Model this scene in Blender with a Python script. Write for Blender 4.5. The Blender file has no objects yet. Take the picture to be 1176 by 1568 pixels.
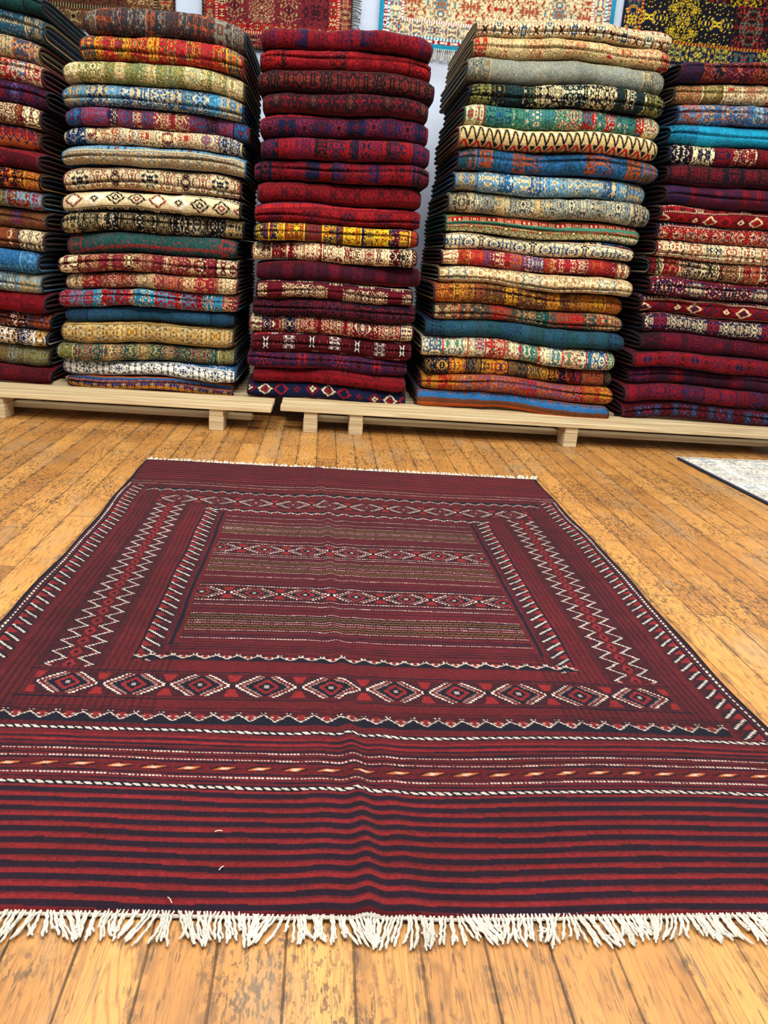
import bpy, numpy as np, math
from mathutils import Matrix, Vector
rng = np.random.default_rng(7)
sc = bpy.context.scene
sc.view_settings.view_transform = 'Standard'

# ------------------------------------------------------------------ colours
def lin(h):
    c = np.array([int(h[i:i+2], 16) for i in (0, 2, 4)]) / 255.0
    return np.where(c <= .04045, c/12.92, ((c+.055)/1.055)**2.4)
PAL = {k: lin(v) for k, v in dict(
    r='780d15', R='a61a1a', m='450914', n='131a3a', b='245a88', B='5d97b6', T='168aa8', c='e2cf9e',
    e='b59c66', k='100e13', g='3f7c62', G='17403c', o='a84c20', y='c08a24', w='f2ead6', s='7c8276',
    t='5e3620', p='340c20', d='282a31', O='76743a', S='1f4458', Y='ecc824', h='741f28', q='6a4e26').items()}

# ------------------------------------------------------------------ mesh builder
class MB:
    def __init__(s): s.V=[]; s.F=[]; s.C=[]; s.n=0
    def grid(s, P, C, flip=False):
        a, b = P.shape[:2]
        idx = np.arange(a*b).reshape(a, b)+s.n
        q = np.stack([idx[:-1,:-1], idx[1:,:-1], idx[1:,1:], idx[:-1,1:]], -1).reshape(-1,4)
        if flip: q = q[:, ::-1]
        s.V.append(P.reshape(-1,3)); s.F.append(q)
        s.C.append(np.broadcast_to(C, P.shape).reshape(-1,3)); s.n += a*b
    def tube(s, path, rad, col, k=6):
        path = np.asarray(path, float); n = len(path)
        t = np.gradient(path, axis=0); t /= np.linalg.norm(t, axis=1)[:,None]+1e-9
        up = np.array([0,0,1.]); a = np.cross(t, up); a /= np.linalg.norm(a, axis=1)[:,None]+1e-9
        b = np.cross(a, t); th = np.linspace(0, 2*np.pi, k+1)
        r = np.broadcast_to(rad, (n,))
        P = path[:,None]+r[:,None,None]*(np.cos(th)[None,:,None]*a[:,None]+np.sin(th)[None,:,None]*b[:,None])
        s.grid(P, col)
    def box(s, lo, hi, col=(1,1,1), rot=0, bev=.003):
        lo=np.array(lo,float); hi=np.array(hi,float); c=(lo+hi)/2; h=(hi-lo)/2
        pr=[]; hy,hz=h[1],h[2]
        for sy,sz,a0 in ((1,1,0),(-1,1,90),(-1,-1,180),(1,-1,270)):
            for a in (0,45,90):
                A=math.radians(a0+a); pr.append((sy*(hy-bev)+bev*math.cos(A), sz*(hz-bev)+bev*math.sin(A)))
        pr.append(pr[0]); pr=np.array(pr)
        rows=[]
        for x,f in ((-h[0],0.0),(-h[0],1-bev/min(hy,hz)),(-h[0]+bev,1),(h[0]-bev,1),(h[0],1-bev/min(hy,hz)),(h[0],0.0)):
            rows.append(np.column_stack([np.full(len(pr),x), pr*f]))
        P=np.array(rows); cs,sn=math.cos(rot),math.sin(rot)
        Q=P.copy(); Q[...,0]=P[...,0]*cs-P[...,1]*sn; Q[...,1]=P[...,0]*sn+P[...,1]*cs
        s.grid(Q+c, col)
    def build(s, name, mat, smooth=True, parent=None):
        V=np.concatenate(s.V).astype(np.float32); F=np.concatenate(s.F).astype(np.int32); C=np.concatenate(s.C)
        me=bpy.data.meshes.new(name); me.vertices.add(len(V)); me.vertices.foreach_set('co', V.ravel())
        me.loops.add(F.size); me.loops.foreach_set('vertex_index', F.ravel())
        me.polygons.add(len(F)); me.polygons.foreach_set('loop_start', np.arange(0,F.size,4,dtype=np.int32))
        me.update(calc_edges=True)
        at=me.attributes.new('Col','FLOAT_COLOR','POINT')
        at.data.foreach_set('color', np.column_stack([C, np.ones(len(C))]).astype(np.float32).ravel())
        me.polygons.foreach_set('use_smooth', np.full(len(F), smooth)); me.materials.append(mat)
        o=bpy.data.objects.new(name, me); sc.collection.objects.link(o)
        if parent: o.parent=parent
        return o

def empty(name):
    o=bpy.data.objects.new(name,None); o.empty_display_size=.1; sc.collection.objects.link(o); return o

# ------------------------------------------------------------------ node helpers
class N:
    def __init__(s,name):
        s.m=bpy.data.materials.new(name); s.m.use_nodes=True; s.t=s.m.node_tree
        s.b=s.t.nodes['Principled BSDF']
    def put(s,sock,v):
        if isinstance(v,bpy.types.NodeSocket): s.t.links.new(v,sock)
        else: sock.default_value=v
    def M(s,op,*a):
        n=s.t.nodes.new('ShaderNodeMath'); n.operation=op
        for i,v in enumerate(a): s.put(n.inputs[i],v)
        return n.outputs[0]
    def xyz(s,x,y,z):
        n=s.t.nodes.new('ShaderNodeCombineXYZ')
        for i,v in enumerate((x,y,z)): s.put(n.inputs[i],v)
        return n.outputs[0]
    def obj(s):
        c=s.t.nodes.new('ShaderNodeTexCoord').outputs['Object']
        n=s.t.nodes.new('ShaderNodeSeparateXYZ'); s.t.links.new(c,n.inputs[0]); return c,n.outputs
    def noise(s,vec,scale=1,detail=4,rough=.55,dist=0):
        n=s.t.nodes.new('ShaderNodeTexNoise'); s.put(n.inputs['Vector'],vec)
        n.inputs['Scale'].default_value=scale; n.inputs['Detail'].default_value=detail
        n.inputs['Roughness'].default_value=rough; n.inputs['Distortion'].default_value=dist
        return n.outputs['Fac']
    def white(s,vec):
        n=s.t.nodes.new('ShaderNodeTexWhiteNoise'); s.put(n.inputs['Vector'],vec); return n.outputs['Value']
    def ramp(s,f,st):
        n=s.t.nodes.new('ShaderNodeValToRGB'); s.put(n.inputs[0],f); e=n.color_ramp.elements
        while len(e)<len(st): e.new(.5)
        for i,(p,c) in enumerate(st):
            e[i].position=p; e[i].color=(*(lin(c) if isinstance(c,str) else c),1)
        return n.outputs[0]
    def sm(s,f,a,b):
        n=s.t.nodes.new('ShaderNodeMapRange'); n.interpolation_type='SMOOTHSTEP'; s.put(n.inputs[0],f)
        n.inputs[1].default_value=a; n.inputs[2].default_value=b; return n.outputs[0]
    def mix(s,f,a,b,mode='MIX'):
        n=s.t.nodes.new('ShaderNodeMix'); n.data_type='RGBA'; n.blend_type=mode
        s.put(n.inputs[0],f)
        for i,v in ((6,a),(7,b)):
            if isinstance(v,str): v=(*lin(v),1)
            s.put(n.inputs[i],v)
        return n.outputs[2]
    def bump(s,h,st,d=.002):
        n=s.t.nodes.new('ShaderNodeBump'); n.inputs['Strength'].default_value=st; n.inputs['Distance'].default_value=d
        s.put(n.inputs['Height'],h); s.t.links.new(n.outputs[0],s.b.inputs['Normal'])
    def col(s,v): s.put(s.b.inputs['Base Color'],v)
    def attr(s):
        n=s.t.nodes.new('ShaderNodeAttribute'); n.attribute_name='Col'; return n.outputs['Color']

def fabric(name, fine=260, sheen=.05, weave=False, rough=.92, lo=.55, hi=1.2):
    k=N(name); c,o=k.obj()
    n1=k.noise(c,fine,2); n2=k.noise(c,9,3)
    f=k.M('ADD',k.M('MULTIPLY',n1,.9),k.M('MULTIPLY',n2,.5))
    g=k.ramp(f,[(.45,(lo,)*3),(.95,(hi,)*3)])
    k.col(k.mix(1,k.attr(),g,'MULTIPLY'))
    k.b.inputs['Roughness'].default_value=rough
    k.b.inputs['Sheen Weight'].default_value=sheen; k.b.inputs['Sheen Roughness'].default_value=.5
    k.b.inputs['Specular IOR Level'].default_value=.12
    if weave:
        w=k.M('MULTIPLY',k.M('SINE',k.M('MULTIPLY',o['X'],2*math.pi/.0032)),k.M('SINE',k.M('MULTIPLY',o['Y'],2*math.pi/.0024)))
        k.bump(k.M('ADD',w,k.M('MULTIPLY',n1,2)),.5,.0009)
    else: k.bump(n1,.8,.004)
    return k.m
mat_pile=fabric('wool_pile',sheen=.02,lo=.6,hi=1.4); mat_kilim=fabric('flatweave_wool',420,.04,True,lo=.6,hi=1.15); mat_hang=fabric('hanging_wool')
mat_fringe=fabric('cotton_fringe',700,.1)

def wood(name, a, b, rough=.7):
    k=N(name); c,o=k.obj()
    n=k.noise(k.xyz(k.M('MULTIPLY',o['X'],1.2),k.M('MULTIPLY',o['Y'],25),k.M('MULTIPLY',o['Z'],40)),2,6,.6,.6)
    k.col(k.mix(.9,k.ramp(n,[(.3,a),(.7,b)]),k.attr(),'MULTIPLY')); k.b.inputs['Roughness'].default_value=rough
    k.bump(n,.3,.002); return k.m
mat_pallet=wood('pale_pine','a98a5e','dccb9f')

def plaster(name,c1,c2):
    k=N(name); c,o=k.obj(); k.col(k.ramp(k.noise(c,2.5,5),[(.3,c1),(.7,c2)]))
    k.b.inputs['Roughness'].default_value=.85; k.bump(k.noise(c,60,3),.15,.002); return k.m
mat_wall=plaster('painted_wall','b4c0d0','cdd7e4'); mat_ceil=plaster('ceiling_paint','dedede','efefef')

def floor_mat():
    k=N('varnished_floorboards'); c,o=k.obj(); x,y=o['X'],o['Y']
    wv=k.M('MULTIPLY',k.M('SUBTRACT',k.noise(c,1.3,2),.5),.006)
    bx=k.M('DIVIDE',k.M('ADD',x,k.M('ADD',wv,10.012)),.080)
    idx=k.M('FLOOR',bx); fx=k.M('FRACT',bx)
    r1=k.white(k.xyz(idx,3.1,0)); by=k.M('ADD',k.M('DIVIDE',y,1.35),k.M('MULTIPLY',r1,9.7))
    idy=k.M('FLOOR',by); fy=k.M('FRACT',by); r2=k.white(k.xyz(idx,idy,1.7)); r3=k.white(k.xyz(idx,idy,8.2))
    gv=k.xyz(k.M('ADD',k.M('MULTIPLY',x,13),k.M('MULTIPLY',r2,40)),k.M('MULTIPLY',y,1.5),k.M('MULTIPLY',r3,20))
    g1=k.noise(gv,1,3,.5,.6)
    ring=k.M('FRACT',k.M('MULTIPLY',g1,24)); ring=k.M('ABSOLUTE',k.M('SUBTRACT',ring,.5))
    ring=k.sm(ring,.0,.3)
    g2=k.noise(k.xyz(k.M('MULTIPLY',x,230),k.M('MULTIPLY',y,14),r2),1,5,.68)
    blot=k.noise(c,5,5,.6)
    tone=k.M('ADD',k.M('MULTIPLY',r2,.20),k.M('ADD',k.M('MULTIPLY',g1,.25),k.M('ADD',k.M('MULTIPLY',g2,.35),k.M('MULTIPLY',blot,.35))))
    base=k.ramp(tone,[(.32,'80552a'),(.5,'b27a38'),(.68,'ca9148'),(.88,'dbaf6c')])
    base=k.mix(k.M('MULTIPLY',k.M('SUBTRACT',1,ring),k.M('ADD',.10,k.M('MULTIPLY',r3,.42))),base,'64401e')
    base=k.mix(k.M('MULTIPLY',k.sm(g2,.50,.64),.5),base,'503622')
    # wear: dark flecks and scuffs where the varnish has gone
    area=k.noise(c,2.6,5,.65); fl=k.noise(k.xyz(k.M('MULTIPLY',x,130),k.M('MULTIPLY',y,50),r2),1,5,.7)
    wear=k.M('MULTIPLY',k.sm(fl,.52,.57),k.sm(area,.44,.58))
    base=k.mix(k.M('MULTIPLY',wear,.75),base,'2f2720')
    fl2=k.noise(k.xyz(k.M('MULTIPLY',x,170),k.M('MULTIPLY',y,22),k.M('MULTIPLY',r3,9)),1,3,.6)
    base=k.mix(k.M('MULTIPLY',k.sm(fl2,.60,.66),.6),base,'34281e')
    grey=k.M('MULTIPLY',k.sm(k.noise(k.xyz(k.M('MULTIPLY',x,7),k.M('MULTIPLY',y,2.5),1.4),1,5,.7),.50,.68),.35)
    base=k.mix(grey,base,'96866a')
    ex=k.M('MINIMUM',fx,k.M('SUBTRACT',1,fx)); ey=k.M('MINIMUM',fy,k.M('SUBTRACT',1,fy))
    gap=k.M('MINIMUM',k.sm(ex,.006,.026),k.sm(ey,.0005,.0018))
    worn=k.M('MULTIPLY',k.M('SUBTRACT',1,k.sm(ex,.02,.20)),k.sm(k.noise(c,16,5,.75),.48,.58))
    base=k.mix(k.M('MULTIPLY',worn,.5),base,'3a2e22')
    base=k.mix(k.M('MULTIPLY',k.M('SUBTRACT',1,gap),k.M('ADD',.45,k.M('MULTIPLY',k.sm(blot,.35,.6),.45))),base,'24180e')
    k.col(base)
    k.put(k.b.inputs['Roughness'],k.M('ADD',.38,k.M('MULTIPLY',k.noise(c,14,4),.28)))
    k.b.inputs['Specular IOR Level'].default_value=.45
    k.b.inputs['Coat Weight'].default_value=.08; k.b.inputs['Coat Roughness'].default_value=.28
    k.bump(k.M('ADD',k.M('MULTIPLY',gap,1.6),k.M('MULTIPLY',g2,.5)),.6,.0015)
    return k.m
mat_floor=floor_mat()

# ------------------------------------------------------------------ room
XL,XR,YF,YB,ZC=-3.2,4.0,-1.6,5.3,3.3
def plane(name,p,mat):
    b=MB(); P=np.array(p,float).reshape(2,2,3); b.grid(P,(1,1,1)); return b.build(name,mat,False)
plane('floor',[(XL,YF,0),(XL,YB,0),(XR,YF,0),(XR,YB,0)],mat_floor)
plane('wall_back',[(XL,YB,0),(XR,YB,0),(XL,YB,ZC),(XR,YB,ZC)],mat_wall)
plane('wall_left',[(XL,YF,0),(XL,YB,0),(XL,YF,ZC),(XL,YB,ZC)],mat_wall)
plane('wall_right',[(XR,YF,0),(XR,YB,0),(XR,YF,ZC),(XR,YB,ZC)],mat_wall)
plane('ceiling',[(XL,YF,ZC),(XR,YF,ZC),(XL,YB,ZC),(XR,YB,ZC)],mat_ceil)
b=MB(); b.box((XL,YB-.02,0),(XR,YB,.12)); b.build('baseboard_back',mat_ceil,False)

# ------------------------------------------------------------------ motif generator (knot grid)
def blur(a,n=1):
    for _ in range(n):
        a=(a+np.roll(a,1,0)+np.roll(a,-1,0)+np.roll(a,1,1)+np.roll(a,-1,1))/5
    return a
def sym_motif(h,p,cols,bg,r,dens=.5):
    hh,pp=(h+1)//2,(p+1)//2
    q=blur(r.random((hh,pp)),1)
    yy,xx=np.mgrid[0:hh,0:pp]; d=np.hypot((hh-1-yy)/max(hh,1),(pp-1-xx)/max(pp,1))
    q=q-.13*d; th=np.quantile(q,[1-dens,1-dens*.62,1-dens*.25])
    lab=(q>th[0]).astype(int)+(q>th[1])+(q>th[2])
    full=np.concatenate([lab,lab[::-1][(h%2):]],0); full=np.concatenate([full,full[:,::-1][:,(p%2):]],1)[:h,:p]
    bgm=np.asarray(bg); dark=bgm*.25 if bgm.sum()>.35 else bgm*.6+np.array(cols[0])*.35
    tab=np.array([bg,dark]+[cols[i%len(cols)] for i in range(2)])
    return tab[full]
def band(img,r0,r1,c0,c1,bg,cols,kind,r,period=None):
    r0,r1,c0,c1=int(r0),int(r1),int(c0),int(c1); h,w=r1-r0,c1-c0
    if h<=0 or w<=0: return
    y,x=np.mgrid[0:h,0:w]; out=np.empty((h,w,3)); out[:]=bg
    p=int(period or max(6,int(h*1.3))); ph=int(r.integers(0,p))
    if kind=='sym' and h>3:
        mo=[sym_motif(h,p,list(r.permutation(cols)),bg,r) for _ in range(3)]
        t=np.concatenate([mo[0],mo[1],mo[0],mo[2]],1); out=t[y%h,(x+ph)%t.shape[1]]
    elif kind=='dia':
        e=abs((x+ph)%p-p/2)/(p/2)+abs(y-h/2+.5)/(h/2); al=((x+ph)//p)%len(cols)
        ca=np.array(cols)[al]; cb=np.array(cols)[(al+1)%len(cols)]
        e=e+.12*(((x//2)+(y//2))%2)
        out=np.where((e<1.0)[...,None],ca,out); out=np.where((e<.72)[...,None],bg,out); out=np.where((e<.5)[...,None],cb,out); out=np.where((e<.25)[...,None],bg,out)
    elif kind=='zig':
        e=(y/h*1.0-abs(((x+ph)%p)/p*2-1)); out=np.where((abs(e)<.2)[...,None],cols[0],out)
        out=np.where((e>.5)[...,None],cols[-1],out)
    elif kind=='dot':
        p=max(3,p//2); out=np.where((((x+ph)%p)<p/2)[...,None],cols[0],out)
    img[r0:r1,c0:c1]=out

def fold_pattern(nv,nx,style,bg,acc,r):
    B=PAL[bg]; A=[PAL[a] for a in acc]; img=np.empty((nv,nx,3)); img[:]=B
    if style=='F':
        band(img,0,nv,0,nx,B,A,'sym',r,int(r.integers(30,64)))
        x=int(r.integers(5,30))
        while x<nx-26:
            w=int(r.integers(16,26)); band(img,nv*.22,nv*.80,x,x+w,B if r.random()<.5 else A[0],A[1:]+[B],'sym',r,w); x+=int(r.integers(40,80))
    elif style=='B':
        a=int(nv*r.uniform(.10,.26)); s=2; pos=a; k=A[0]
        seq=[(s,A[1%len(A)],'dot'),(1,B*.4,'plain'),(int(nv*r.uniform(.34,.46)),k,'sym' if r.random()<.85 else 'dia'),(1,B*.4,'plain'),(s,A[1%len(A)],'dot'),
             (int(nv*.14),B,'sym'),(s,A[-1],'plain')]
        band(img,0,a,0,nx,B,A,'sym',r,14)
        for (h,bgc,kind) in seq:
            others=[c for c in A if c is not bgc]+[B]
            band(img,pos,min(nv,pos+h),0,nx,bgc,others,kind,r,int(r.integers(16,40)) if kind!='dot' else 6); pos+=h
        band(img,pos,nv,0,nx,B,A,'sym',r,34)
    elif style=='P':
        x=0
        while x<nx:
            w=int(r.integers(20,44)); c=[A[int(r.integers(len(A)))],B][int(r.random()<.35)]
            band(img,0,nv,x,min(nx,x+w),c,[q for q in A+[B] if q is not c],'sym',r,w); x+=w
            img[:,x:x+2]=A[0]; x+=2
        for q in (int(nv*.14),int(nv*.86)): img[q:q+1]=A[0]
    elif style=='Z':
        n=3; hh=nv//n
        for i in range(n): band(img,i*hh,(i+1)*hh,0,nx,B,[A[i%len(A)],A[(i+1)%len(A)]],'zig',r,int(r.integers(12,22)))
    elif style=='L':
        img*= (1+.25*blur(r.standard_normal((nv,nx)),3))[...,None]
        q=int(nv*r.uniform(.2,.7)); band(img,q,q+4,0,nx,B*.8,[A[0]],'sym',r,12)
        m=r.random((nv,nx))<.06; img[m]=A[0]
    elif style=='S':
        q=0
        while q<nv:
            h=int(r.integers(1,7)); c=([B]+A)[int(r.integers(len(A)+1))]
            band(img,q,min(nv,q+h),0,nx,c,[z for z in A if z is not c] or A,('plain','sym','zig','sym')[int(r.integers(4))],r,14); q+=h
    if style in 'FL':
        e=int(nx*r.uniform(.06,.13))
        for c0 in (0,nx-e): band(img,0,nv,c0,c0+e,A[-1] if style!='L' else B*.7,[B,A[0]],'sym',r,max(6,e//2))
        img[:,e:e+2]=A[0]; img[:,nx-e-2:nx-e]=A[0]
    return img

def add_folded(mb,x0,x1,yf,zb,T,depth,style,bg,acc,r,stackseed):
    nx=320; rad=T/2*.97
    ang=np.linspace(-90,90,34); twin=r.random()<.5; tpos=r.uniform(-.4,.4)
    prof=[(depth,-rad),(depth*.5,-rad),(.10,-rad),(rad*1.15+.012,-rad)]
    prof+=[(rad*1.15*(1-math.cos(math.radians(a))),rad*math.sin(math.radians(a))) for a in ang]
    prof+=[(rad*1.15+.003+d,rad) for d in (.004,.008,.012,.017,.023,.030,.04,.055,.08)]+[(depth*.5,rad),(depth,rad)]
    prof=np.array(prof); nv=len(prof)
    src=fold_pattern(nv,nx,style,bg,acc,r)
    u=np.linspace(0,1,nx)
    sh=(r.uniform(-3.5,3.5)*(u-.5)*2+1.3*np.sin(u*r.uniform(5,11)+r.uniform(0,6))).round().astype(int)
    img=src[np.clip(np.arange(nv)[:,None]+sh[None],0,nv-1),np.arange(nx)[None]]
    img=img*(1+.07*r.standard_normal((nv,nx,1)))*(.88+.24*r.random())
    X=x0+(x1-x0)*u
    ph=r.uniform(0,6.28,4)
    def smooth_noise(n,a):
        k=r.uniform(-a,a,n); uu=u*(n-1); i=np.clip(uu.astype(int),0,n-2); f=uu-i; f=f*f*(3-2*f); return k[i]*(1-f)+k[i+1]*f
    yn=.012*np.sin(u*5+ph[0])+.006*np.sin(u*13+ph[1])+smooth_noise(16,.006)+smooth_noise(40,.002)+r.uniform(-.028,.028)*(u-.5)*2
    edge=np.minimum(u,1-u)*(x1-x0); end=np.exp(-edge/.022)
    yn+=.022*end
    zsq=1-.24*end+.05*np.sin(u*9+ph[3])-.09*np.abs(np.sin(u*14+ph[2]))*(np.sin(u*3+ph[0])>0)+smooth_noise(14,.06)
    zw=.011*np.sin(X*4+zb*2.2+stackseed)+.005*np.sin(X*11+zb*3+stackseed*2)-.014*(2*u-1)**2
    P=np.empty((nv,nx,3)); P[...,0]=X[None]; P[...,1]=yf+prof[:,0:1]+yn[None]*np.clip(1-prof[:,0:1]/depth,0,1)
    nose=np.clip(1-prof[:,0:1]/.15,0,1)
    if twin:   # crease between the two folded halves, its shade also painted into the colour
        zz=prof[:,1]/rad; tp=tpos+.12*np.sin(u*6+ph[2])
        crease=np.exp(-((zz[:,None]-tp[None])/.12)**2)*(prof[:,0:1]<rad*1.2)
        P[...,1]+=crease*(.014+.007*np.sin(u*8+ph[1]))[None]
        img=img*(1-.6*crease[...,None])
    P[...,2]=zb+T/2+prof[:,1:2]*(1+(zsq[None]-1)*nose)+zw[None]-.006*nose-.08*nose*rad*end[None]
    P[...,1]+=.0012*r.standard_normal((nv,nx))*nose
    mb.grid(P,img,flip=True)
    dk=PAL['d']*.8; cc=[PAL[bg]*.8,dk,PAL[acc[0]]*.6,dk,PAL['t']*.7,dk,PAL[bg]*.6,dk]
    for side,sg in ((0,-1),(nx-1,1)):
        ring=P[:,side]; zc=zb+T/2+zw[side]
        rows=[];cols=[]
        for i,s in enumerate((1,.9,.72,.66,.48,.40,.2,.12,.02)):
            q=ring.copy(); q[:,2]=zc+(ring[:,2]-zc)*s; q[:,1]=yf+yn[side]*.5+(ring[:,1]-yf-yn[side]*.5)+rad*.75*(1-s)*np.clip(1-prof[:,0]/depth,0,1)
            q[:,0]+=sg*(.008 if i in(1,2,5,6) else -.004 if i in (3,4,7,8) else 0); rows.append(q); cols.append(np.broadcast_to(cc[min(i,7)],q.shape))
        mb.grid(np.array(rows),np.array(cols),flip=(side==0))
    back=np.stack([P[-1],P[0]]); mb.grid(back,PAL[bg]*.5)

Z0=.118
stacks=[
 (3.80,[(0,-2.08),(2,-2.05)],[(0,-1.295),(2,-1.265)],
  [(.072,'B','r','mrk'),(.100,'F','q','stO'),(.075,'F','n','wRy'),(.075,'F','k','bwo'),(.092,'L','r','mn'),(.087,'F','s','Bce'),(.098,'L','b','BSc'),
   (.09,'F','t','noc'),(.085,'F','q','hbt'),(.082,'P','s','BOr'),(.08,'F','k','yRo'),(.085,'B','r','mk'),(.098,'S','t','onr'),(.085,'F','t','moc'),
   (.089,'B','m','nrb'),(.087,'F','h','Rbc'),(.095,'F','e','obS'),(.10,'L','S','eG'),(.08,'L','G','kO')]),
 (3.77,[(0,-1.225),(.5,-1.2),(1.0,-1.17),(1.45,-1.13),(1.55,-1.07),(1.75,-1.02)],[(0,-.435),(.5,-.43),(1.0,-.40),(1.4,-.395),(1.75,-.415)],
  [(.07,'S','o','obyRn'),(.075,'B','b','wnbS'),(.078,'F','G','ehO'),(.10,'B','q','eyeS'),(.065,'L','S','nG'),(.08,'P','R','TcrT'),(.07,'F','h','eRc'),
   (.08,'F','h','mec'),(.09,'L','G','Rk'),(.085,'F','k','dce'),(.083,'B','k','ckhw'),(.098,'B','h','cRnk'),(.083,'B','B','ecob'),(.07,'F','c','bRon'),
   (.076,'F','h','ncRtb'),(.087,'F','b','BTce'),(.086,'F','O','egc'),(.10,'F','R','yrG'),(.105,'F','d','sot')]),
 (3.77,[(0,-.345),(2,-.315)],[(0,.395),(.9,.41),(2,.395)],
  [(.084,'B','n','nrcR'),(.071,'B','r','rkm'),(.076,'B','r','nRk'),(.09,'B','r','mkwR'),(.08,'F','r','nkc'),(.082,'B','m','knr'),(.08,'B','p','mrc'),
   (.085,'B','r','mkn'),(.084,'P','r','ckrmc'),(.081,'P','n','YnotR'),(.084,'B','R','rkn'),(.091,'B','r','rkm'),(.087,'F','r','nmk'),(.091,'F','r','kmn'),
   (.089,'B','R','nkr'),(.083,'B','m','krt'),(.087,'B','m','ktr'),(.08,'F','r','kmR'),(.08,'F','r','npm')]),
 (3.77,[(0,.462),(.46,.485),(.95,.545),(1.4,.565),(1.85,.59)],[(0,1.41),(.5,1.415),(1.0,1.44),(1.85,1.45)],
  [(.086,'S','t','obS'),(.079,'F','o','Rby'),(.08,'P','q','kRyn'),(.098,'P','c','RgbcS'),(.084,'F','S','Gdn'),(.08,'F','G','Roe'),(.088,'F','t','yko'),
   (.081,'B','e','cobn'),(.076,'F','h','obRc'),(.076,'B','k','cRnb'),(.083,'S','g','gRcO'),(.095,'F','s','ecd'),(.089,'F','B','bce'),(.092,'F','b','oSG'),
   (.091,'Z','e','Rkc'),(.089,'F','g','RGbc'),(.093,'F','k','kGcO'),(.099,'L','s','eO'),(.084,'F','e','ecR'),(.075,'B','c','ckbR')]),
 (3.79,[(0,1.48),(.3,1.505),(.6,1.535),(2,1.535)],[(0,2.32),(2,2.36)],
  [(.09,'B','r','mkb'),(.085,'P','r','mmnr'),(.08,'F','m','rkn'),(.08,'B','m','rnk'),(.09,'F','p','mrk'),(.09,'B','m','nRcm'),(.088,'B','m','rcn'),(.088,'B','r','nRc'),
   (.088,'P','k','cRerk'),(.083,'B','r','cnRk'),(.078,'B','n','Rcn'),(.075,'B','m','rcR'),(.095,'F','m','prn'),(.09,'B','m','kpr'),(.085,'P','n','kcmr'),
   (.087,'L','T','bB'),(.09,'F','b','Beo'),(.085,'P','q','cORe'),(.083,'F','m','kon')]),
]
for si,(yf,lp,rp,rugs) in enumerate(stacks):
    mb=MB(); z=Z0; r=np.random.default_rng(100+si); lean=0
    for (T,st,bg,acc) in rugs:
        zc=z+T/2
        x0=np.interp(zc,[p[0] for p in lp],[p[1] for p in lp])+r.uniform(-.016,.016)
        x1=np.interp(zc,[p[0] for p in rp],[p[1] for p in rp])+r.uniform(-.016,.016)
        lean=lean*.6+r.uniform(-.028,.028)
        add_folded(mb,x0,x1,yf+lean,z,T,.88+r.uniform(-.03,.03),st,bg,acc,r,si*1.7)
        z+=T
    mb.build('folded_rug_stack',mat_pile)

# ------------------------------------------------------------------ framed (bordered) pile rug design
def framed(nx,ny,rings,field,facc,r,fp=40):
    img=np.empty((ny,nx,3)); img[:]=PAL[field]
    Y,X=np.mgrid[0:ny,0:nx]; off=0
    for (w,bg,acc,kind,per) in rings:
        for k in range(4):
            L=nx if k%2==0 else ny
            st=np.empty((w,L,3)); band(st,0,w,0,L,PAL[bg],[PAL[a] for a in acc],kind,r,per)
            if k==0: m=(Y>=off)&(Y<off+w)&(X>=Y)&(X<nx-Y); img[m]=st[Y[m]-off,X[m]]
            if k==2: m=(ny-1-Y>=off)&(ny-1-Y<off+w)&(X>=ny-1-Y)&(X<nx-(ny-1-Y)); img[m]=st[ny-1-Y[m]-off,X[m]]
            if k==1: m=(X>=off)&(X<off+w)&(Y>X)&(Y<ny-1-X); img[m]=st[X[m]-off,Y[m]]
            if k==3: m=(nx-1-X>=off)&(nx-1-X<off+w)&(Y>nx-1-X)&(Y<ny-1-(nx-1-X)); img[m]=st[nx-1-X[m]-off,Y[m]]
        off+=w
    h,w=ny-2*off,nx-2*off
    f=np.empty((h,w,3)); 
    for q in range(0,h,fp): band(f,q,min(h,q+fp),0,w,PAL[field],[PAL[a] for a in facc],'sym',r,fp)
    img[off:ny-off,off:nx-off]=f
    return img*(1+.05*r.standard_normal((ny,nx,1)))

def hang(name,x0,x1,z0,z1,img,fr_bottom=False,fr_right=False,seed=0):
    ny,nx=img.shape[:2]; root=empty(name)
    u,v=np.meshgrid(np.linspace(x0,x1,nx),np.linspace(z0,z1,ny))
    y=YB-.035+.008*np.sin(u*7+seed)+.004*np.sin(u*17+v*3+seed)
    P=np.stack([u,y,v],-1); mb=MB(); mb.grid(P,img)
    Pb=P.copy(); Pb[...,1]+=.01; mb.grid(Pb[::8,::8],img[::8,::8]*.5,flip=True)
    mb.build('woven_panel',mat_hang,parent=root)
    mf=MB(); r=np.random.default_rng(seed)
    if fr_bottom:
        for x in np.arange(x0+.005,x1,.012):
            l=.05+r.uniform(-.01,.012); d=r.uniform(-.006,.006)
            mf.tube([(x,YB-.03,z0+.004),(x+d*.5,YB-.034,z0-l*.5),(x+d,YB-.03,z0-l)],[.004,.003,.0045],PAL['w'],5)
    if fr_right:
        for z in np.arange(z0+.005,z1,.012):
            l=.045+r.uniform(-.01,.01); d=r.uniform(-.012,0)
            mf.tube([(x1-.004,YB-.03,z),(x1+l*.5,YB-.034,z+d),(x1+l,YB-.03,z+d*3)],.004,PAL['s'],5)
    if mf.n: mf.build('fringe',mat_fringe,parent=root)
    mr=MB(); mr.tube([(x0-.03,YB-.03,z1+.01),(x1+.03,YB-.03,z1+.01)],.01,PAL['s'],10); mr.build('hanging_rod',mat_pallet,parent=root)
r=np.random.default_rng(5)
hang('hanging_rug',-.80,.07,1.91,3.1,framed(190,260,[(3,'k','te','dot',8),(14,'h','ekR','sym',16),(3,'c','R','dot',6),(10,'R','ecm','sym',12)],'h',['e','m','k'],r,34),fr_right=True,seed=1)
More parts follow.
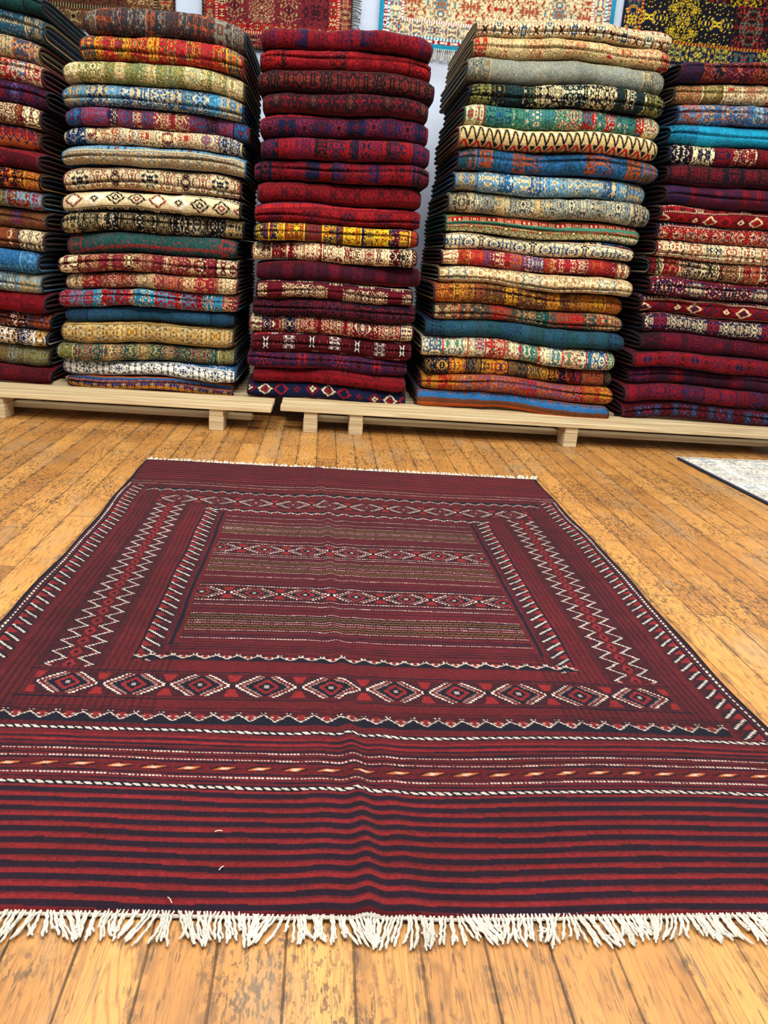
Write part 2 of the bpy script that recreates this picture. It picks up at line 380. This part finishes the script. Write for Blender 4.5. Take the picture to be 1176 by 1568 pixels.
hang('hanging_rug',-1.95,-.95,1.93,3.1,framed(200,240,[(3,'k','te','dot',8),(18,'t','eRk','sym',20),(4,'e','k','dot',6)],'t',['e','h','k'],r,30),seed=2)
hang('hanging_rug',.225,1.63,2.0,3.15,framed(290,230,[(6,'T','T','dot',8),(4,'R','w','sym',8),(3,'T','w','dot',8),(14,'c','RTo','sym',22),(3,'R','w','dot',6)],'c',['R','T','e','o'],r,36),fr_bottom=True,seed=3)
hang('hanging_rug',1.68,2.95,2.05,3.15,framed(260,220,[(3,'k','ny','dot',8),(18,'n','RgY','sym',30),(3,'r','y','dot',8)],'k',['g','Y','R','n'],r,44),seed=4)

# ------------------------------------------------------------------ pallets
def pallet(xa,xb,yf,feet):
    mb=MB(); z1=.118
    cr=np.random.default_rng(int(abs(xa)*100))
    ys=[0,.15,.34,.53,.72,.91]
    for i,y in enumerate(ys):
        c=np.ones(3)*cr.uniform(.85,1.05)
        mb.box((xa,yf+y,z1-.022),(xb,yf+y+.115,z1),c,rot=cr.uniform(-.003,.003) if i else 0)
    for fx in feet:
        c=np.ones(3)*cr.uniform(.85,1.0)
        mb.box((fx-.033,yf+.012,.066),(fx+.033,yf+1.0,z1-.0225),c)
        for y in (.012,.45,.90): mb.box((fx-.033,yf+y,.0),(fx+.033,yf+y+.11,.0655),c*.95)
    mb.box((xa+.12,yf+.135,.03),(xb-.1,yf+.2,.052),np.ones(3)*.8)
    mb.build('wooden_pallet',mat_pallet,False)
pallet(-2.75,-.225,3.50,[-2.45,-1.42,-.47])
pallet(-.19,2.7,3.56,[-.05,.16,1.18,2.3])

# ------------------------------------------------------------------ main kilim
W,L=1.5,2.15; KX0,KY0=-.648,.77
nx,ny=801,1150
s,t=np.meshgrid(np.linspace(0,W,nx),np.linspace(0,L,ny))
def lf(fx,fy,ph): return np.sin(s*fx+ph)*np.cos(t*fy+ph*1.7)
S=s+.0015*lf(9,14,1)+.001*lf(31,23,2); Tt=t+.0022*lf(7,5,3)+.0012*lf(23,41,4)
K=dict(R=lin('541217'),R2=lin('781b1c'),D=lin('260d15'),Nv=lin('0d0d1b'),W=lin('c6b4a4'),G=lin('86602f'),P=lin('3b0e19'),O=lin('b8602c'))
img=np.empty((ny,nx,3)); img[:]=K['R']
def put(m,c,a=1.0): img[m]=img[m]*(1-a)+K[c]*a
def tri(x): return abs((x%1)*2-1)
inner=(Tt>.40)&(Tt<1.83)
mx=np.minimum(S,W-S)
put(((Tt/.0105)%1<.4)&~inner,'P',.6)
put(inner&((mx/.0125)%1<.42)&(mx<.38),'D',.6)
st=(Tt<.235)
put(st,'R2',.8); put(st&(((Tt-.004)/.0215)%1<.52),'Nv',.95); put(st&(((Tt-.004)/.0215)%1>.86),'D',.5)
st=(Tt>1.905); put(st,'R2',.7); put(st&((Tt/.026)%1<.48),'Nv',.9)
def rope(t0,w=.006,m=None,p=.014):
    q=(abs(Tt-t0)<w/2); q=q if m is None else q&m
    put((abs(Tt-t0)<w/2+.003)&(True if m is None else m),'Nv'); put(q&(((S+(Tt-t0)*1.2)/p)%1<.62),'W')
def line(t0,w,c,m=None,dash=0):
    q=(abs(Tt-t0)<w/2)
    if m is not None: q=q&m
    if dash: q=q&((S/dash)%1<.6)
    put(q,c)
def trefoil(t0,m,up=1,p=.044,a=.010):
    y=(Tt-t0)*up; q=tri(S/p); y=np.floor(y/.003)*.003
    z=(q-.5)*2*a
    put(m&(abs(y)<a*2.2),'D',.6)
    put(m&(y<z)&(y>-a*1.9),'Nv'); put(m&(abs(y-z)<.0016),'W')
    put(m&(q>.78)&(abs(y-a*1.45)<.0019),'W',.85); put(m&(q>.92)&(y>a)&(y<a*2.3),'Nv')
    put(m&(q<.3)&(y>z+.004)&(y<a*1.2),'R2'); put(m&(q<.42)&(q>.18)&(abs(y-a*.2)<.0016),'W',.7)
def hexrow(t0,b,m,p=.1205,c0=None,a=.055,lw=.005):
    c0=W/2+p/2 if c0 is None else c0
    ds=abs((S-c0)/p-np.floor((S-c0)/p+.5))*p
    dt=abs(Tt-t0); dq=np.floor(dt/.005)*.005; e=ds+dq*(a-.014)/b
    mm=m&(dt<b)
    put(m&(dt<b+.004),'D',.75)
    put(mm&(e<a+.004),'Nv'); put(mm&(e<a)&(e>a-lw)&(ds>.010),'W'); put(mm&(e<a-lw),'R')
    put(mm&(e<a-.013)&(e>a-.018)&(ds>.006),'W',.3)
    put(mm&(e<a-.019),'Nv'); e2=ds+dq*.9; put(mm&(e2<.022),'R2'); put(mm&(e2<.013),'Nv'); put(mm&(e2<.004),'W',.5)
    put(mm&(dt>b*.35)&((p/2-ds)+(b-dq)*.35<.015),'R2')
full=np.ones_like(S,bool)
rope(.242); line(.256,.003,'Nv'); line(.266,.003,'W',dash=.006); line(.273,.003,'Nv')
m=(Tt>.276)&(Tt<.30); put(m,'R',1); q=abs(Tt-.288)+abs(((S/.055)%1-.5)*.055)*.35
put(m&(q<.009),'D'); put(m&(abs(((S/.055)%1-.5)*.055-(Tt-.288)*2)<.012)&(abs(Tt-.288)<.004),'O'); put(m&(abs(((S/.055)%1-.5)*.055-(Tt-.288)*2)<.006)&(abs(Tt-.288)<.002),'W')
line(.303,.003,'Nv'); line(.309,.0025,'W',dash=.006); line(.317,.004,'D'); line(.328,.0025,'W',dash=.006); line(.334,.004,'Nv'); line(.346,.003,'Nv'); line(.352,.005,'R2'); line(.36,.004,'Nv'); line(.368,.003,'R2')
rope(.386,.006)
for a in (1.84,1.853,1.868,1.885,1.90): line(a,.003,'W' if a in(1.84,1.868) else 'Nv',dash=.006)
def tricol(d0,w,m,p=.036):
    x=mx-d0; ph=(Tt/p)%1; stp=np.floor(ph*7)/7; wd=w*(1-stp)
    mm=m&(x>-.004)&(x<w+.006)
    put(mm,'D',.6); put(mm&(x<wd+.0016),'W'); put(mm&(x<wd-.0038),'Nv'); put(mm&(x<wd-.014),'R2'); put(mm&(x>wd+.0016)&(x<wd+.010),'Nv'); put(mm&(x<.001),'Nv')
put(inner&(mx<.135),'R',.5); put(inner&((mx/.013)%1<.4)&(mx>.085)&(mx<.135),'D',.8)
tricol(.030,.038,(Tt>.395)&(Tt<1.82))
zm=(Tt>.592)&(Tt<1.615)&(mx>.135)&(mx<.25); put(zm,'D',.55)
for c,o_ in ((.163,0),(.219,.5)):
    ww=tri(Tt/.048+o_)*2-1; zz=c+.015*np.round(ww*3)/3
    put(zm&(abs(mx-zz)<.0085),'Nv'); put(zm&(abs(mx-zz)<.0026),'W')
    put(zm&(abs(mx-zz-(.007 if c<.2 else -.007))<.0016)&(abs(ww)>.4),'R2')
cell=abs(((Tt/.048)%1)-.5)*.048
put(zm&((abs(mx-.191)+cell*.6)<.013),'R2'); put(zm&((abs(mx-.191)+cell*.6)<.005),'Nv')
tricol(.305,.038,(Tt>.62)&(Tt<1.60))
put((mx>.358)&(mx<.366)&(Tt>.69)&(Tt<1.565),'Nv')
trefoil(.425,(mx>.085)&full,1); line(.455,.003,'D')
hexrow(.532,.038,(mx>.145)); put((mx>.128)&(abs(abs(Tt-.532)-.048)<.002),'Nv')
trefoil(.640,(mx>.30),1,.042,.0075)
put((mx>.365)&(Tt>.665)&(Tt<.70)&((Tt/.011)%1<.4),'Nv',.8)
trefoil(1.585,(mx>.30),-1,.042,.0075)
hexrow(1.675,.038,(mx>.145)); put((mx>.128)&(abs(abs(Tt-1.675)-.046)<.002),'Nv')
trefoil(1.775,(mx>.085),-1)
F=(mx>.376)&(Tt>.705)&(Tt<1.555)
put(F,'R'); put(F&((Tt/.0135)%1<.45),'P',.9); put(F&((Tt/.027)%1<.14),'Nv',.8)
def goldband(t0):
    m=F&(abs(Tt-t0)<.011); put(m,'D'); z=(tri(S/.014)-.5)*.010
    put(m&(abs(abs(Tt-t0)-.0055-z*.3)<.0014),'G',.8); line(t0-.017,.002,'W',F,.006); line(t0+.017,.002,'W',F,.006)
for g in (.780,.825,1.105,1.155,1.39,1.435): goldband(g)
for h in (.955,1.255): hexrow(h,.030,F,c0=W/2,lw=.0045); line(h-.041,.0025,'W',F,.007); line(h+.041,.0025,'W',F,.007); line(h-.050,.004,'Nv',F); line(h+.050,.004,'Nv',F)
line(.725,.0025,'W',F,.006); line(.74,.004,'Nv',F); line(1.52,.0025,'W',F,.006); line(1.54,.003,'Nv',F)
for a in (.89,1.055,1.32,1.20,1.48): line(a,.0022,'W',F,.006)
put((mx<.010),'Nv'); e=(mx>.012)&(mx<.022)&(Tt>.38)&(Tt<1.84); put(e,'Nv'); put(e&(mx>.014)&(mx<.019)&(((Tt+mx)/.014)%1<.6),'W')
img*=(1+.18*blur(rng.standard_normal((ny,nx)),1)[...,None]*1.5)
img*=(1+.07*np.sin(Tt*37+np.sin(Tt*90)))[...,None]
img*=(1+.10*np.sin(s*3.1+1)*np.sin(t*5.3))[...,None]
z=.007+.0014*np.sin(s*11+t*3)+.001*np.sin(t*13+s*2)+.0018*(1+np.sin(s*17+2+t*2))*np.exp(-t/.25)
cx=.735-.040*t+.006*np.sin(t*5.2)+.003*np.sin(t*13)
dx=s-cx; h=.0085*np.exp(-(dx/.015)**2)+.003*np.exp(-((dx+.055)/.03)**2)+.003*np.exp(-((dx-.05)/.02)**2)
h*= .8+.25*np.sin(t*4.4+1)+.08*np.sin(t*19)
z+=h
Px=KX0+s; Py=KY0+t+.004*np.sin(s*6)*(t<.4)
left_w=.004*np.sin(t*6)+.002*np.sin(t*17+1); Px=Px+left_w*np.clip(1-mx/.25,0,1)
P=np.stack([Px,Py,z],-1)
P[0,:,2]=.001+h[0]*.8; P[-1,:,2]=.001+h[-1]*.8; P[:,0,2]=.001; P[:,-1,2]=.001
root=empty('kilim_area_rug')
mb=MB(); mb.grid(P,img,flip=True); mb.build('woven_body',mat_kilim,parent=root)
mf=MB(); r=np.random.default_rng(11)
n=330
for i in range(n):
    u=(i+.5+r.uniform(-.25,.25))/n; k=int(u*(nx-1)); x,y,zz=P[0,k,0],P[0,k,1],h[0,k]
    ln=.043+r.uniform(-.009,.006)+.004*math.sin(u*40); lean=.012*math.sin(u*57)+.008*math.sin(u*131+1)+r.uniform(-.004,.004)
    q=np.linspace(0,1,9); hook=r.uniform(-.011,.011)*(1.6 if i%5==0 else .6)
    px=x+lean*q**1.4+hook*np.sin(q*3.1)*.6+.0008*np.sin(q*20+i); py=y+.004-ln*q; pz=.0042+(zz+.003)*np.exp(-q*5)+.003*np.abs(np.sin(i*2.3))*np.sin(q*3.1)
    if i%7==0: py=py+np.clip(q-.7,0,1)*.05    # tip curled back
    c=PAL['w']*r.uniform(.82,1.0)
    mf.tube(np.column_stack([px,py,pz]),.0016*np.array([.8,1,1,1,1,1,1.1,1.3,.6]),c,6)
    if i%2==0:
        mf.tube(np.column_stack([px+.0032*q,py+.005*q,pz+.0005]),.0013,c*.95,6)
mf.tube(np.column_stack([P[0,::6,0],P[0,::6,1]-.001,.004+h[0,::6]]),.0025,PAL['w']*.75,6)
mf.build('near_fringe',mat_fringe,parent=root)
mf=MB()
for i in range(200):
    u=(i+.5+r.uniform(-.3,.3))/200; k=int(u*(nx-1)); x,y=P[-1,k,0],P[-1,k,1]; ln=.024+r.uniform(-.010,.016); le=r.uniform(-.008,.008)
    if i>188: ln+=.02; le+=.012
    q=np.linspace(0,1,5); mf.tube(np.column_stack([x+le*q,y-.003+ln*q,.005+h[-1,k]*np.exp(-q*3)+.002*np.sin(q*3)]),.0034,PAL['w']*r.uniform(.8,1.05),6)
mf.build('far_fringe',mat_fringe,parent=root)
mf=MB()
for (x,y,a) in [(-.105,.838,.9),(-.155,.783,2.2),(-.12,.91,.1)]:
    q=np.linspace(0,1,6); l=r.uniform(.008,.012)
    mf.tube(np.column_stack([x+l*q*math.cos(a),y+l*q*math.sin(a)+.001*np.sin(q*3),.011+.001*np.sin(q*3)+0*q]),.0007,PAL['w'],5)
mf.build('lint_threads',mat_fringe,parent=root)

# ------------------------------------------------------------------ second floor rug at the right
r=np.random.default_rng(21)
im=framed(260,380,[(4,'n','n','dot',9),(22,'w','Bbhs','sym',26),(4,'B','w','dot',7)],'w',['B','s','h','b'],r,44)
nyr,nxr=im.shape[:2]; u,v=np.meshgrid(np.linspace(0,1.2,nxr),np.linspace(-1.75,0,nyr))
zz=.009+.001*np.sin(u*9+v*4); zz[0]=zz[-1]=.001; zz[:,0]=zz[:,-1]=.001
P2=np.stack([u,v,zz],-1)
root=empty('floral_area_rug'); root.location=(1.66,3.44,0); root.rotation_euler=(0,0,.07)
mb=MB(); mb.grid(P2,im*.7+.3*PAL['w'],flip=True); mb.build('woven_body',mat_pile,parent=root)
mf=MB()
for i in range(150):
    x=1.2*(i+.5)/150; ln=.035+r.uniform(-.008,.01); d=r.uniform(-.006,.006)
    for y0,sg in ((0,1),(-1.75,-1)): mf.tube([(x,y0-.003*sg,.005),(x+d*.5,y0+sg*ln*.5,.005),(x+d,y0+sg*ln,.003)],.0024,PAL['w'],5)
mf.tube([(-.002,-1.75,.006),(-.002,-.9,.006),(-.002,0,.006)],.006,PAL['n'],8)
mf.build('fringe',mat_fringe,parent=root)

# ------------------------------------------------------------------ lights
def area(name,loc,rot,sx,sy,e,col=(1,1,1)):
    l=bpy.data.lights.new(name,'AREA'); l.shape='RECTANGLE'; l.size=sx; l.size_y=sy; l.energy=e; l.color=col
    o=bpy.data.objects.new(name,l); o.location=loc; o.rotation_euler=rot; sc.collection.objects.link(o)
area('stack_front_fill',(-.9,2.0,3.25),(0,0,0),.6,2.4,76,(1,.99,.97))
area('stack_front_fill',(1.6,2.0,3.25),(0,0,0),.6,2.4,76,(1,.99,.97))
area('stack_front_fill',(.3,.6,3.2),(math.radians(32),0,0),2.6,.6,150,(1,.995,.985))  # added fill, tilted towards the stacks to brighten their fronts
area('stack_front_fill',(.4,4.9,3.25),(0,0,0),3.0,.25,50,(.9,.95,1))
w=bpy.data.worlds.new('World'); sc.world=w; w.use_nodes=True
w.node_tree.nodes['Background'].inputs[0].default_value=(.94,.97,1,1); w.node_tree.nodes['Background'].inputs[1].default_value=.8

# ------------------------------------------------------------------ camera (hand-held, pitched down, slight roll)
f=1200.; Yc=np.array([-84,391,-f]); Yc/=np.linalg.norm(Yc); tr=.075
yd=f*f/(391-84*tr); Zc=np.array([tr*yd,yd,f]); Zc/=np.linalg.norm(Zc); Xc=np.cross(Yc,Zc)
cam=bpy.data.cameras.new('camera'); co=bpy.data.objects.new('camera',cam); sc.collection.objects.link(co)
M=Matrix([list(Xc)+[0],list(Yc)+[0],list(Zc)+[.78],[0,0,0,1]]); co.matrix_world=M
cam.sensor_fit='HORIZONTAL'; cam.sensor_width=36; cam.lens=f/1176*36; cam.clip_start=.02
sc.camera=co
